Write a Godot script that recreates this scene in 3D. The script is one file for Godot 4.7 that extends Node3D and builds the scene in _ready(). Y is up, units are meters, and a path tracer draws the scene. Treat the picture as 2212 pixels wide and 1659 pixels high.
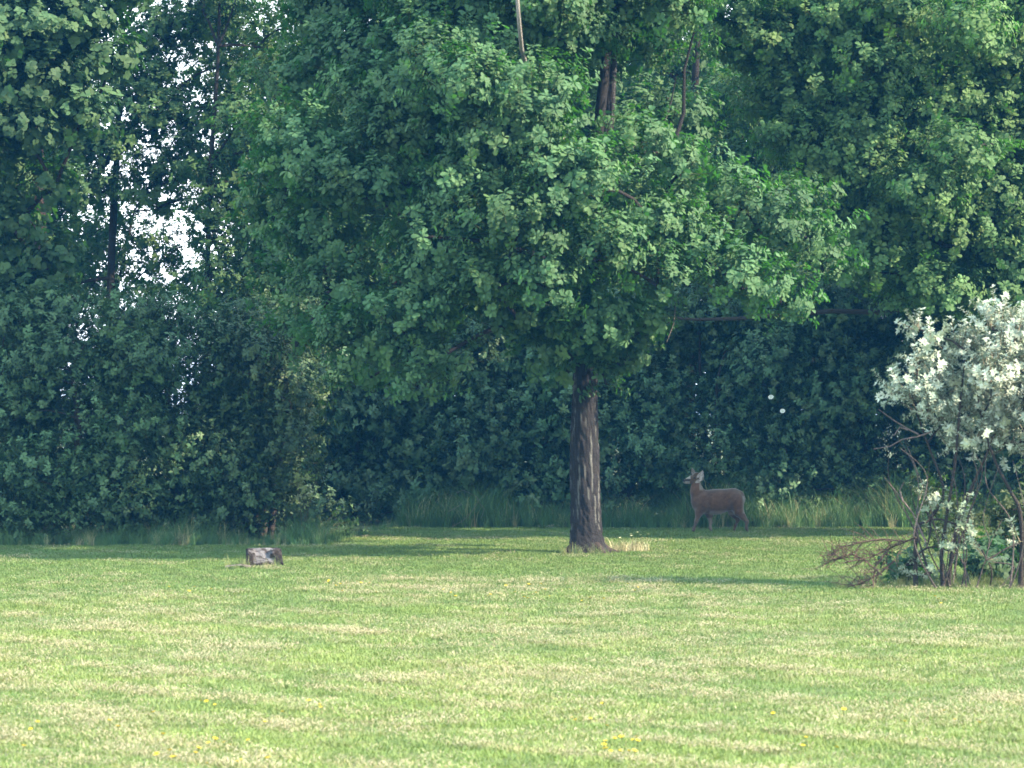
extends Node3D

# ---------------------------------------------------------------- layout constants
const EYE := 1.6            # camera height, metres
const FOCAL := 6179.0       # focal length in units of a 2212 x 1659 picture
const TILT := 53.5          # how far the horizon lies below the picture's centre, same units

var rng := RandomNumberGenerator.new()
var taken := {}
var M := {}
var leaf_sets := {}
var noise := FastNoiseLite.new()
var noise_b := FastNoiseLite.new()

# a place: picture column, picture row, metres from the camera
func spot(px: float, py: float, d: float) -> Vector3:
	return Vector3((px - 1106.0) / FOCAL * d, EYE + (883.0 - py) / FOCAL * d, -d)

func ground_depth(py: float) -> float:
	return FOCAL * EYE / (py - 883.0)

func rr(a: float, b: float) -> float:
	return rng.randf_range(a, b)

func jitter(s: float) -> Vector3:
	return Vector3(rr(-s, s), rr(-s, s), rr(-s, s))

# ---------------------------------------------------------------- naming
func numbered(called: String) -> String:
	var n = taken.get(called, 0)
	taken[called] = n + 1
	return called if n == 0 else "%s_%03d" % [called, n]

func tag(o: Node3D, label: String, category: String, group := "", kind := "") -> void:
	o.set_meta("label", label)
	if category:
		o.set_meta("category", category)
	if group:
		o.set_meta("group", group)
	if kind:
		o.set_meta("kind", kind)

func thing(called: String, at: Vector3, label: String, category: String, group := "") -> Node3D:
	var o := Node3D.new()
	o.name = numbered(called)
	add_child(o)
	o.position = at
	tag(o, label, category, group)
	return o

func put(mesh: Mesh, mat: Material, called: String, parent: Node = null) -> MeshInstance3D:
	var o := MeshInstance3D.new()
	o.mesh = mesh
	o.material_override = null
	if mat:
		o.set_surface_override_material(0, mat)
	if parent == null:
		o.name = numbered(called)
		add_child(o)
	else:
		var k := 0
		var nm := called
		while parent.has_node(nm):
			k += 1
			nm = "%s_%03d" % [called, k]
		o.name = nm
		parent.add_child(o)
	return o

func scatter(mesh: Mesh, mat: Material, places: Array, tints: Array, called: String, parent: Node = null) -> MultiMeshInstance3D:
	var mm := MultiMesh.new()
	mm.transform_format = MultiMesh.TRANSFORM_3D
	mm.use_colors = true
	mm.mesh = mesh
	mm.instance_count = places.size()
	for i in places.size():
		mm.set_instance_transform(i, places[i])
		mm.set_instance_color(i, tints[i])
	var o := MultiMeshInstance3D.new()
	o.multimesh = mm
	o.material_override = mat
	if parent == null:
		o.name = numbered(called)
		add_child(o)
	else:
		var k := 0
		var nm := called
		while parent.has_node(nm):
			k += 1
			nm = "%s_%03d" % [called, k]
		o.name = nm
		parent.add_child(o)
	return o

# ---------------------------------------------------------------- materials
func leaf_material(called: String, rough: float, through: Color, spec := 0.5) -> StandardMaterial3D:
	var m := StandardMaterial3D.new()
	m.resource_name = called
	m.vertex_color_use_as_albedo = true
	m.roughness = rough
	m.metallic_specular = spec
	m.cull_mode = BaseMaterial3D.CULL_DISABLED
	m.backlight_enabled = true
	m.backlight = through
	return m

func noise_texture(seed_: int, freq: float, lo: Color, hi: Color, size := 256) -> NoiseTexture2D:
	var n := FastNoiseLite.new()
	n.seed = seed_
	n.frequency = freq
	n.fractal_octaves = 5
	var t := NoiseTexture2D.new()
	t.noise = n
	t.width = size
	t.height = size
	t.seamless = true
	var g := Gradient.new()
	g.set_color(0, lo)
	g.set_color(1, hi)
	t.color_ramp = g
	return t

func make_materials() -> void:
	M.leaf = leaf_material("leaf", 0.6, Color(0.65, 0.9, 0.4), 0.3)
	M.shade_leaf = leaf_material("glossy_leaf", 0.48, Color(0.5, 0.65, 0.35), 0.34)
	M.silver_leaf = leaf_material("silver_leaf", 0.6, Color(0.55, 0.6, 0.5))
	M.grass = leaf_material("grass_blade", 0.55, Color(0.6, 0.7, 0.4), 0.4)
	M.straw = leaf_material("dry_grass", 0.7, Color(0.5, 0.48, 0.4), 0.3)
	M.petal = leaf_material("petal", 0.6, Color(0.5, 0.5, 0.3), 0.3)

	var bark := StandardMaterial3D.new()
	bark.resource_name = "bark"
	bark.vertex_color_use_as_albedo = true
	bark.roughness = 0.9
	bark.metallic_specular = 0.25
	bark.albedo_texture = noise_texture(5, 0.05, Color(0.62, 0.6, 0.58), Color(1, 1, 1))
	bark.uv1_triplanar = true
	bark.uv1_scale = Vector3(9, 3.5, 9)
	bark.heightmap_enabled = true
	bark.heightmap_texture = noise_texture(6, 0.06, Color.BLACK, Color.WHITE)
	bark.heightmap_scale = 2.0
	M.bark = bark

	var hide := StandardMaterial3D.new()
	hide.resource_name = "hide"
	hide.vertex_color_use_as_albedo = true
	hide.roughness = 0.8
	hide.metallic_specular = 0.3
	hide.albedo_texture = noise_texture(9, 0.09, Color(0.5, 0.47, 0.45), Color(1, 1, 1))
	hide.uv1_triplanar = true
	hide.uv1_scale = Vector3(3, 6, 6)
	hide.rim_enabled = true
	hide.rim = 0.6
	hide.rim_tint = 0.3
	M.hide = hide

	var dark := StandardMaterial3D.new()
	dark.resource_name = "eye"
	dark.albedo_color = Color(0.05, 0.04, 0.04)
	dark.roughness = 0.15
	M.eye = dark

	var soil := StandardMaterial3D.new()
	soil.resource_name = "turf"
	soil.albedo_texture = noise_texture(12, 0.035, Color(0.10, 0.07, 0.035).linear_to_srgb() * 1.0, Color(0.09, 0.16, 0.04).linear_to_srgb(), 512)
	soil.roughness = 0.95
	soil.uv1_scale = Vector3(300, 300, 300)
	M.soil = soil

# ---------------------------------------------------------------- shapes
func tube(st: SurfaceTool, pts: Array, radii: Array, sides: int, col: Color, rough := 0.0) -> void:
	# a tapered, closed limb through the points
	var rings := []
	var side := Vector3(1, 0, 0)
	for i in pts.size():
		var t: Vector3 = (pts[mini(i + 1, pts.size() - 1)] - pts[maxi(i - 1, 0)]).normalized()
		if absf(t.dot(side)) > 0.95:
			side = Vector3(0, 0, 1) if absf(t.z) < 0.9 else Vector3(0, 1, 0)
		var u := (side - t * t.dot(side)).normalized()
		var v := t.cross(u)
		side = u
		var ring := []
		for k in sides:
			var a := TAU * k / sides
			var r: float = radii[i]
			if rough > 0.0:
				var q: Vector3 = pts[i] * 6.0
				r *= 1.0 + rough * noise.get_noise_3d(q.x + cos(a) * 9.0, q.y, q.z + sin(a) * 9.0)
			ring.append(pts[i] + (u * cos(a) + v * sin(a)) * r)
		rings.append(ring)
	for i in rings.size() - 1:
		for k in sides:
			var k2 := (k + 1) % sides
			quad(st, rings[i][k], rings[i][k2], rings[i + 1][k2], rings[i + 1][k], col)
	var n := pts.size() - 1
	for k in sides:
		var k2 := (k + 1) % sides
		tri(st, pts[n], rings[n][k2], rings[n][k], col)
		tri(st, pts[0], rings[0][k], rings[0][k2], col)

func tri(st: SurfaceTool, a: Vector3, b: Vector3, c: Vector3, col: Color) -> void:
	st.set_color(col)
	st.add_vertex(a)
	st.set_color(col)
	st.add_vertex(b)
	st.set_color(col)
	st.add_vertex(c)

func quad(st: SurfaceTool, a: Vector3, b: Vector3, c: Vector3, d: Vector3, col: Color) -> void:
	tri(st, a, b, c, col)
	tri(st, a, c, d, col)

func begin() -> SurfaceTool:
	var st := SurfaceTool.new()
	st.begin(Mesh.PRIMITIVE_TRIANGLES)
	return st

func done(st: SurfaceTool) -> ArrayMesh:
	st.index()
	st.generate_normals()
	return st.commit()

# one leaf: outline is a list of [t along, half width], folded along its midrib and bent down
func leaf(st: SurfaceTool, at: Vector3, dir: Vector3, up: Vector3, length: float, outline: Array, fold: float, bend: float, col: Color) -> void:
	var x := dir.cross(up).normalized()
	var n := x.cross(dir).normalized()
	var prev_m := at
	var prev_l := at
	var prev_r := at
	for i in outline.size():
		var t: float = outline[i][0]
		var w: float = outline[i][1] * length
		var m := at + dir * (t * length) - n * (bend * t * t * length)
		var l := m - x * w + n * (fold * w)
		var r := m + x * w + n * (fold * w)
		if i > 0:
			tri(st, prev_m, prev_l, l, col)
			tri(st, prev_m, l, m, col)
			tri(st, prev_m, m, r, col)
			tri(st, prev_m, r, prev_r, col)
		prev_m = m
		prev_l = l
		prev_r = r

const OAK_LEAF := [[0.0, 0.01], [0.16, 0.05], [0.27, 0.17], [0.36, 0.12], [0.5, 0.27], [0.59, 0.19], [0.74, 0.31], [0.83, 0.22], [0.93, 0.2], [1.0, 0.02]]
const ROUND_LEAF := [[0.0, 0.01], [0.1, 0.2], [0.3, 0.4], [0.55, 0.42], [0.8, 0.25], [1.0, 0.0]]
const OVAL_LEAF := [[0.0, 0.01], [0.15, 0.16], [0.4, 0.29], [0.7, 0.2], [1.0, 0.0]]
const THIN_LEAF := [[0.0, 0.01], [0.3, 0.2], [0.65, 0.19], [1.0, 0.02]]

# a twig along +Y that carries its leaves, a metre of twig scaled down
func make_spray(outline: Array, leaves: int, twig: float, size: float, tip_share: float, lift: float, fold: float) -> ArrayMesh:
	var st := begin()
	var bark := Color(0.5, 0.35, 0.28)
	var pts := []
	var radii := []
	var lean := Vector3(rr(-0.2, 0.2), 0, rr(-0.2, 0.2)) * twig
	for i in 4:
		var t := i / 3.0
		pts.append(Vector3(0, -0.4 * twig + 1.4 * twig * t, 0) + lean * t * t)
		radii.append(lerpf(0.005, 0.0015, t))
	tube(st, pts, radii, 3, bark)
	for i in leaves:
		var at_tip := i < leaves * tip_share
		var t := 1.0 if at_tip else rr(0.0, 1.0)
		var a := i * 2.39996 + rr(-0.5, 0.5)
		var base := Vector3(0, twig * t, 0) + lean * t * t
		var out := Vector3(cos(a), lift + rr(-0.35, 0.35), sin(a)).normalized()
		base += out * rr(0.0, 0.25) * size
		var up := (Vector3.UP + Vector3(cos(a), 0, sin(a)) * -0.2 + jitter(0.28)).normalized()
		var v := rr(0.88, 1.12)
		leaf(st, base, out, up, size * rr(0.6, 1.25), outline, fold * rr(-0.6, 1.6), rr(-0.1, 0.4), Color(v, v * rr(0.96, 1.04), v))
	return done(st)

func make_leaf_sets() -> void:
	var sets := {
		"oak": [OAK_LEAF, 26, 0.2, 0.064, 0.2, 0.25, 0.3],
		"broad": [ROUND_LEAF, 17, 0.22, 0.078, 0.3, 0.1, 0.15],
		"oval": [OVAL_LEAF, 19, 0.2, 0.06, 0.25, 0.2, 0.2],
		"small": [OVAL_LEAF, 22, 0.22, 0.048, 0.25, 0.25, 0.25],
		"silver": [THIN_LEAF, 34, 0.17, 0.04, 0.25, 0.5, 0.1],
	}
	for key in sets:
		var a = sets[key]
		var list := []
		for i in 4:
			list.append(make_spray(a[0], a[1], a[2], a[3], a[4], a[5], a[6]))
		leaf_sets[key] = list

# ---------------------------------------------------------------- foliage and wood
func turned_to(axis: Vector3, spin: float, size: float) -> Basis:
	var y := axis.normalized()
	var x := y.cross(Vector3(0.3, 0.2, 1)).normalized()
	var z := x.cross(y)
	return (Basis(x, y, z) * Basis(Vector3.UP, spin)).scaled_local(Vector3.ONE * size)

# clumps: [centre (relative to the parent), radii, density factor]
func foliage(parent: Node3D, clumps: Array, leaves: String, mat: Material, per_area: float, tone: Color, fresh: Color, fresh_most: float, size := 1.0, rise := 0.5, called := "foliage") -> void:
	var list = leaf_sets[leaves]
	var places := []
	var tints := []
	for i in list.size():
		places.append([])
		tints.append([])
	for c in clumps:
		var r: Vector3 = c[1]
		var area := 4.0 * PI * pow((pow(r.x * r.y, 1.6) + pow(r.x * r.z, 1.6) + pow(r.y * r.z, 1.6)) / 3.0, 1.0 / 1.6)
		var count := int(ceil(area * per_area * (c[2] if c.size() > 2 else 1.0)))
		var own := rr(0.82, 1.2)
		var own_fresh := rr(0.0, 1.0)
		for i in count:
			var u := Vector3(rng.randfn(), rng.randfn(), rng.randfn()).normalized()
			var p: Vector3 = u * pow(rng.randf(), 0.45)
			# an uneven outline: the clump swells and shrinks with direction
			p *= 0.82 + 0.4 * 1.7 * noise_b.get_noise_3d(c[0].x * 3.0 + u.x * 2.2, c[0].y * 3.0 + u.y * 2.2, c[0].z * 3.0 + u.z * 2.2) + rr(-0.05, 0.12)
			var at: Vector3 = c[0] + p * r
			var axis: Vector3 = u * 0.8 + Vector3(0, rise, 0) + jitter(0.25)
			var k: int = rng.randi() % list.size()
			places[k].append(Transform3D(turned_to(axis, rr(0, TAU), size * rr(0.75, 1.25)), at))
			var f := pow(rng.randf(), 2.0) * fresh_most * (0.4 + own_fresh)
			var col := tone.lerp(fresh, clampf(f, 0, 1)) * (own * rr(0.86, 1.14))
			col.a = 1.0
			tints[k].append(col)
	for k in list.size():
		if places[k].size():
			var o := scatter(list[k], mat, places[k], tints[k], called, parent)
			o.set_meta("kind", "stuff")

# limbs that lead from the trunk to every clump: each clump hangs on its nearest neighbour nearer to the trunk
func limbs(parent: Node3D, trunk: Array, trunk_r: float, clumps: Array, col: Color, thick := 0.012, called := "limb") -> void:
	var nodes := []      # [place, parent index or -1, cost]
	for p in trunk:
		nodes.append([p, -1, 0.0])
	var order := range(clumps.size())
	order.sort_custom(func(a, b): return axis_distance(trunk, clumps[a][0]) < axis_distance(trunk, clumps[b][0]))
	for i in order:
		var c: Vector3 = clumps[i][0] - Vector3(0, clumps[i][1].y * 0.35, 0)
		var best := 0
		var least := 1e9
		for j in nodes.size():
			var d: Vector3 = c - nodes[j][0]
			var cost: float = d.length() * (1.0 + 0.8 * maxf(0.0, -d.y / maxf(d.length(), 0.01))) + nodes[j][2] * 0.35
			if cost < least:
				least = cost
				best = j
		nodes.append([c, best, nodes[best][2] + (c - nodes[best][0]).length()])
	var load_ := []
	load_.resize(nodes.size())
	load_.fill(1.0)
	for j in range(nodes.size() - 1, trunk.size() - 1, -1):
		load_[nodes[j][1]] += load_[j]
	for j in range(trunk.size(), nodes.size()):
		var a: Vector3 = nodes[nodes[j][1]][0]
		var b: Vector3 = nodes[j][0]
		var l := (b - a).length()
		var r0 := minf(thick * pow(load_[j] + 1.0, 0.55) + 0.004, trunk_r * 0.6)
		var pts := []
		var radii := []
		var bow := jitter(0.1) * l
		for i in 6:
			var t := i / 5.0
			pts.append(a.lerp(b, t) + bow * sin(PI * t) + Vector3(0, 0.1 * l * sin(PI * t), 0) + jitter(0.015 * l) * sin(PI * t))
			radii.append(lerpf(r0, maxf(r0 * 0.6, 0.006), t))
		var st := begin()
		tube(st, pts, radii, 7, col, 0.15)
		put(done(st), M.bark, called, parent)

func axis_distance(trunk: Array, p: Vector3) -> float:
	var least := 1e9
	for q in trunk:
		least = minf(least, (p - q).length())
	return least

func simple_trunk(parent: Node3D, pts: Array, r0: float, r1: float, col: Color, called := "trunk") -> void:
	var fine := []
	var radii := []
	var n := 22
	for i in n + 1:
		var t := float(i) / n
		var f := t * (pts.size() - 1)
		var k := mini(int(f), pts.size() - 2)
		var p: Vector3 = pts[maxi(k - 1, 0)]
		fine.append(pts[k].cubic_interpolate(pts[k + 1], p, pts[mini(k + 2, pts.size() - 1)], f - k))
		radii.append(lerpf(r0, r1, t) * (1.0 + 0.7 * exp(-t * 26.0)))
	var st := begin()
	tube(st, fine, radii, 12, col, 0.22)
	put(done(st), M.bark, called, parent)

# ---------------------------------------------------------------- the scene
func _ready() -> void:
	rng.seed = 20240611
	noise.seed = 3
	noise.frequency = 0.25
	noise.fractal_octaves = 3
	noise_b.seed = 8
	noise_b.frequency = 0.6
	noise_b.fractal_octaves = 2

	var cam := Camera3D.new()
	cam.name = "camera"
	add_child(cam)
	cam.position = Vector3(0, EYE, 0)
	cam.rotation = Vector3(atan(TILT / FOCAL), 0, 0)
	cam.fov = rad_to_deg(2.0 * atan(829.5 / FOCAL))
	cam.near = 0.1
	cam.far = 900.0
	cam.current = true
	# a hand-held long lens, a touch soft
	var lens := CameraAttributesPhysical.new()
	lens.frustum_focal_length = 12.0 * FOCAL / 829.5
	lens.frustum_focus_distance = 400.0
	lens.exposure_aperture = 9.0
	lens.frustum_near = 0.1
	lens.frustum_far = 900.0
	cam.attributes = lens

	var env := Environment.new()
	env.background_mode = Environment.BG_SKY
	env.tonemap_mode = Environment.TONE_MAPPER_LINEAR
	env.tonemap_exposure = 3.7
	env.sdfgi_enabled = true
	env.ssao_enabled = true
	env.ssil_enabled = true
	env.fog_enabled = true
	env.fog_light_color = Color(0.3, 0.68, 1.0)
	env.fog_density = 0.0007
	var sky_m := ProceduralSkyMaterial.new()
	sky_m.sky_top_color = Color(0.64, 0.76, 0.82)
	sky_m.sky_horizon_color = Color(0.92, 0.93, 0.93)
	sky_m.sky_curve = 0.2
	sky_m.ground_bottom_color = Color(0.2, 0.25, 0.15)
	sky_m.ground_horizon_color = Color(0.5, 0.55, 0.5)
	sky_m.sky_energy_multiplier = 1.1
	sky_m.sun_angle_max = 25.0
	var sky := Sky.new()
	sky.sky_material = sky_m
	env.sky = sky
	var we := WorldEnvironment.new()
	we.name = "world_environment"
	we.environment = env
	add_child(we)

	var sun := DirectionalLight3D.new()
	sun.name = "sun"
	sun.light_color = Color(1.0, 0.93, 0.82)
	sun.light_energy = 1.45
	sun.light_angular_distance = 0.5
	sun.shadow_enabled = true
	add_child(sun)
	sun.look_at_from_position(Vector3(0.86, 0.66, 0.3) * 60.0, Vector3.ZERO)

	make_materials()
	make_leaf_sets()

	build_lawn()
	build_wood()
	build_hedge()
	build_oak()
	build_tall_grass()
	build_silver_shrub()
	build_log()
	build_deer()
	build_small_things()

# ---------------------------------------------------------------- lawn
func straw_at(x: float, d: float) -> float:
	# dry swaths left along the mower's track, running to the right and towards the camera
	var u := x * 0.75 - d * 0.66
	var v := x * 0.66 + d * 0.75
	var s := noise.get_noise_2d(u * 1.2 + 40.0, v * 13.0) * 1.5 + noise_b.get_noise_2d(u * 1.4, v * 6.0) * 0.6
	s += 0.2 * noise_b.get_noise_2d(x * 0.8 + 9.0, d * 0.8)
	var near := clampf((27.5 - d) / 7.0, 0.0, 1.0)
	return s * lerpf(0.6, 1.0, near) + lerpf(-0.25, 0.1, near)

func in_bed(x: float, d: float) -> bool:
	# under the thicket and the hedge no lawn grows
	var edge := 38.3
	if x < -2.2:
		edge = 33.3
	elif x < -1.7:
		edge = lerpf(33.3, 38.3, (x + 2.2) / 0.5)
	return d > edge + 0.25 * noise_b.get_noise_2d(x * 2.0, 3.0)

func make_tuft(blades: int, spread: float, high: float, wide: float, lean: float) -> ArrayMesh:
	var st := begin()
	for i in blades:
		var a := rr(0, TAU)
		var at := Vector3(cos(a), 0, sin(a)) * spread * sqrt(rng.randf())
		var h := high * rr(0.5, 1.25)
		var b := rr(0, TAU)
		var out := Vector3(cos(b), 0, sin(b)) * lean * h * rr(0.2, 1.4)
		var c := rr(0, TAU)
		var w := Vector3(cos(c), 0, sin(c)) * wide * rr(0.6, 1.2)
		var mid := at + Vector3(0, h * 0.6, 0) + out * 0.35
		var tip := at + Vector3(0, h * maxf(0.3, 1.0 - lean * 0.3), 0) + out
		var v := rr(0.82, 1.2)
		var col := Color(v * rr(0.88, 1.2), v, v * rr(0.85, 1.2))
		tri(st, at - w, mid - w * 0.8, at + w, col)
		tri(st, at + w, mid - w * 0.8, mid + w * 0.8, col)
		tri(st, mid - w * 0.8, tip, mid + w * 0.8, col)
	return done(st)

func make_clipping(stems: int, spread: float) -> ArrayMesh:
	var st := begin()
	for i in stems:
		var a := rr(0, TAU)
		var at := Vector3(cos(a), 0, sin(a)) * spread * sqrt(rng.randf()) + Vector3(0, rr(0.01, 0.04), 0)
		var b := rr(0, TAU)
		var l := rr(0.012, 0.04)
		var dir := Vector3(cos(b), rr(-0.25, 0.45), sin(b)) * l
		var w := Vector3(-sin(b), 0, cos(b)) * rr(0.0008, 0.002)
		var v := rr(0.75, 1.2)
		var col := Color(v, v * rr(0.93, 1.02), v * rr(0.8, 1.1))
		quad(st, at - w, at + dir * 0.5 - w + Vector3(0, 0.004, 0), at + dir * 0.5 + w + Vector3(0, 0.004, 0), at + w, col)
		tri(st, at + dir * 0.5 - w + Vector3(0, 0.004, 0), at + dir, at + dir * 0.5 + w + Vector3(0, 0.004, 0), col)
	return done(st)

func build_lawn() -> void:
	var plane := PlaneMesh.new()
	plane.size = Vector2(1200, 1200)
	var g := put(plane, M.soil, "lawn")
	tag(g, "wide lawn of short turf reaching back to the hedge", "lawn", "", "structure")

	var tufts := [make_tuft(28, 0.08, 0.033, 0.0017, 1.1), make_tuft(26, 0.085, 0.04, 0.0018, 1.3), make_tuft(30, 0.08, 0.028, 0.0019, 1.5)]
	var places := [[], [], []]
	var tints := [[], [], []]
	var dry_p := []
	var dry_t := []
	var n := 0
	while n < 88000:
		var d := rr(11.0, 39.0)
		var half := 0.179 * d + 1.3
		if rng.randf() > half / 8.3 * (1.0 + 0.5 * clampf((20.0 - d) / 8.0, 0.0, 1.0)):
			continue
		n += 1
		var x := rr(-half, half)
		if in_bed(x, d):
			continue
		var s := straw_at(x, d)
		var broad := noise_b.get_noise_2d(x * 0.9 - 30.0, d * 0.9)
		var green := Color(0.145, 0.215, 0.072).lerp(Color(0.22, 0.28, 0.085), clampf(0.5 + broad * 1.0 + rr(-0.4, 0.4), 0.0, 1.0))
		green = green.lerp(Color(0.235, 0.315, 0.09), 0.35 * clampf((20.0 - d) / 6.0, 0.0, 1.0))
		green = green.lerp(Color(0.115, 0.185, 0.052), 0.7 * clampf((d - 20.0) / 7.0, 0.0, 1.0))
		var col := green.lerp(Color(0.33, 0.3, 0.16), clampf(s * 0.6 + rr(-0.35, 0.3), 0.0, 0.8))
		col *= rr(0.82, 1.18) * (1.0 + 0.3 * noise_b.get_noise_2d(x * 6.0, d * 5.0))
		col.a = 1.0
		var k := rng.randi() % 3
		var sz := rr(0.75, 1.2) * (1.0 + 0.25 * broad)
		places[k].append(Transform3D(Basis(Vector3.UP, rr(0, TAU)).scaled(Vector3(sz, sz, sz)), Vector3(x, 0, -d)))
		tints[k].append(col)
		var dry := s * 0.42 + 0.03
		if d > 24.6 and d < 26.8 and x > -1.8 and x < 1.4:
			dry += 0.22 + 0.5 * noise_b.get_noise_2d(x * 2.5, d * 2.5)
		if rng.randf() < dry:
			var z := rr(0.7, 1.3)
			dry_p.append(Transform3D(Basis(Vector3.UP, rr(0, TAU)).scaled(Vector3(z, z, z)), Vector3(x + rr(-0.05, 0.05), 0.004, -d + rr(-0.05, 0.05))))
			var c := Color(0.43, 0.39, 0.26).lerp(Color(0.42, 0.32, 0.21), rng.randf() * rng.randf()) * rr(0.75, 1.15)
			c.a = 1.0
			dry_t.append(c)
	var grass := Node3D.new()
	grass.name = numbered("mown_grass")
	add_child(grass)
	tag(grass, "short mown green grass covering the whole lawn", "grass", "", "stuff")
	for k in 3:
		scatter(tufts[k], M.grass, places[k], tints[k], "grass_blades", grass).set_meta("kind", "stuff")
	var cl := scatter(make_clipping(34, 0.13), M.straw, dry_p, dry_t, "grass_clippings")
	tag(cl, "pale dry grass clippings lying in streaks across the lawn", "clippings", "", "stuff")

# ---------------------------------------------------------------- trees behind
func cloud(cx: float, cy: float, cz: float, rx: float, ry: float, rz: float, count: int, r: float, flat := 0.65) -> Array:
	# clumps spread through an ellipsoid, more of them near its skin
	var list := []
	for i in count:
		var u := Vector3(rng.randfn(), rng.randfn(), rng.randfn()).normalized() * pow(rng.randf(), 0.4)
		var s := r * rr(0.7, 1.3)
		list.append([Vector3(cx, cy, cz) + u * Vector3(rx, ry, rz), Vector3(s, s * flat, s)])
	return list

func open_sky(p: Vector3) -> bool:
	# the clearing at the left where no tree stands: true for places in it
	var d := -p.z
	var ax := p.x / d * FOCAL + 1106.0
	var ay := 883.0 - (p.y - EYE) / d * FOCAL
	var a := Vector2((ax - 295.0) / 125.0, (ay - 570.0) / 78.0).length()
	var b := Vector2((ax - 440.0) / 32.0, (ay - 140.0) / 40.0).length()
	var c := Vector2((ax - 525.0) / 28.0, (ay - 520.0) / 110.0).length()
	return minf(a, minf(b, c)) < 1.0

func wood_tree(called: String, px: float, d: float, h: float, lean: float, trunk_r: float, clumps: Array, leaves: String, per_area: float, tone: Color, fresh: Color, label: String, size := 1.0, bark := Color(0.06, 0.052, 0.05)) -> Node3D:
	var base := Vector3((px - 1106.0) / FOCAL * d, 0, -d)
	var t := thing(called, base, label, "tree", "trees behind the hedge" if called == "woodland_tree" else "")
	var pts := []
	for i in 6:
		var k := i / 5.0
		pts.append(Vector3(lean * k * k + rr(-0.08, 0.08) * k, h * k - 0.05, rr(-0.1, 0.1) * k))
	simple_trunk(t, pts, trunk_r, trunk_r * 0.25, bark)
	var kept := []
	for c in clumps:
		var q: Vector3 = c[0]
		if not open_sky(q):
			kept.append([q - base, c[1]] + ([c[2]] if c.size() > 2 else []))
	limbs(t, pts.slice(1), trunk_r, kept, bark)
	foliage(t, kept, leaves, M.leaf, per_area, tone, fresh, 0.5, size, 0.5)
	return t

func from_picture(list: Array, d: float, deep: float) -> Array:
	# rows of [column, row, half width, half height (, depth offset)] -> clumps with real sizes
	var out := []
	for e in list:
		var dd: float = d + (e[4] if e.size() > 4 else 0.0)
		var c := spot(e[0], e[1], dd)
		var m := dd / FOCAL
		out.append([c, Vector3(e[2] * m, e[3] * m, minf(e[2] * m, 0.9) * deep)])
	return out

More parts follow.
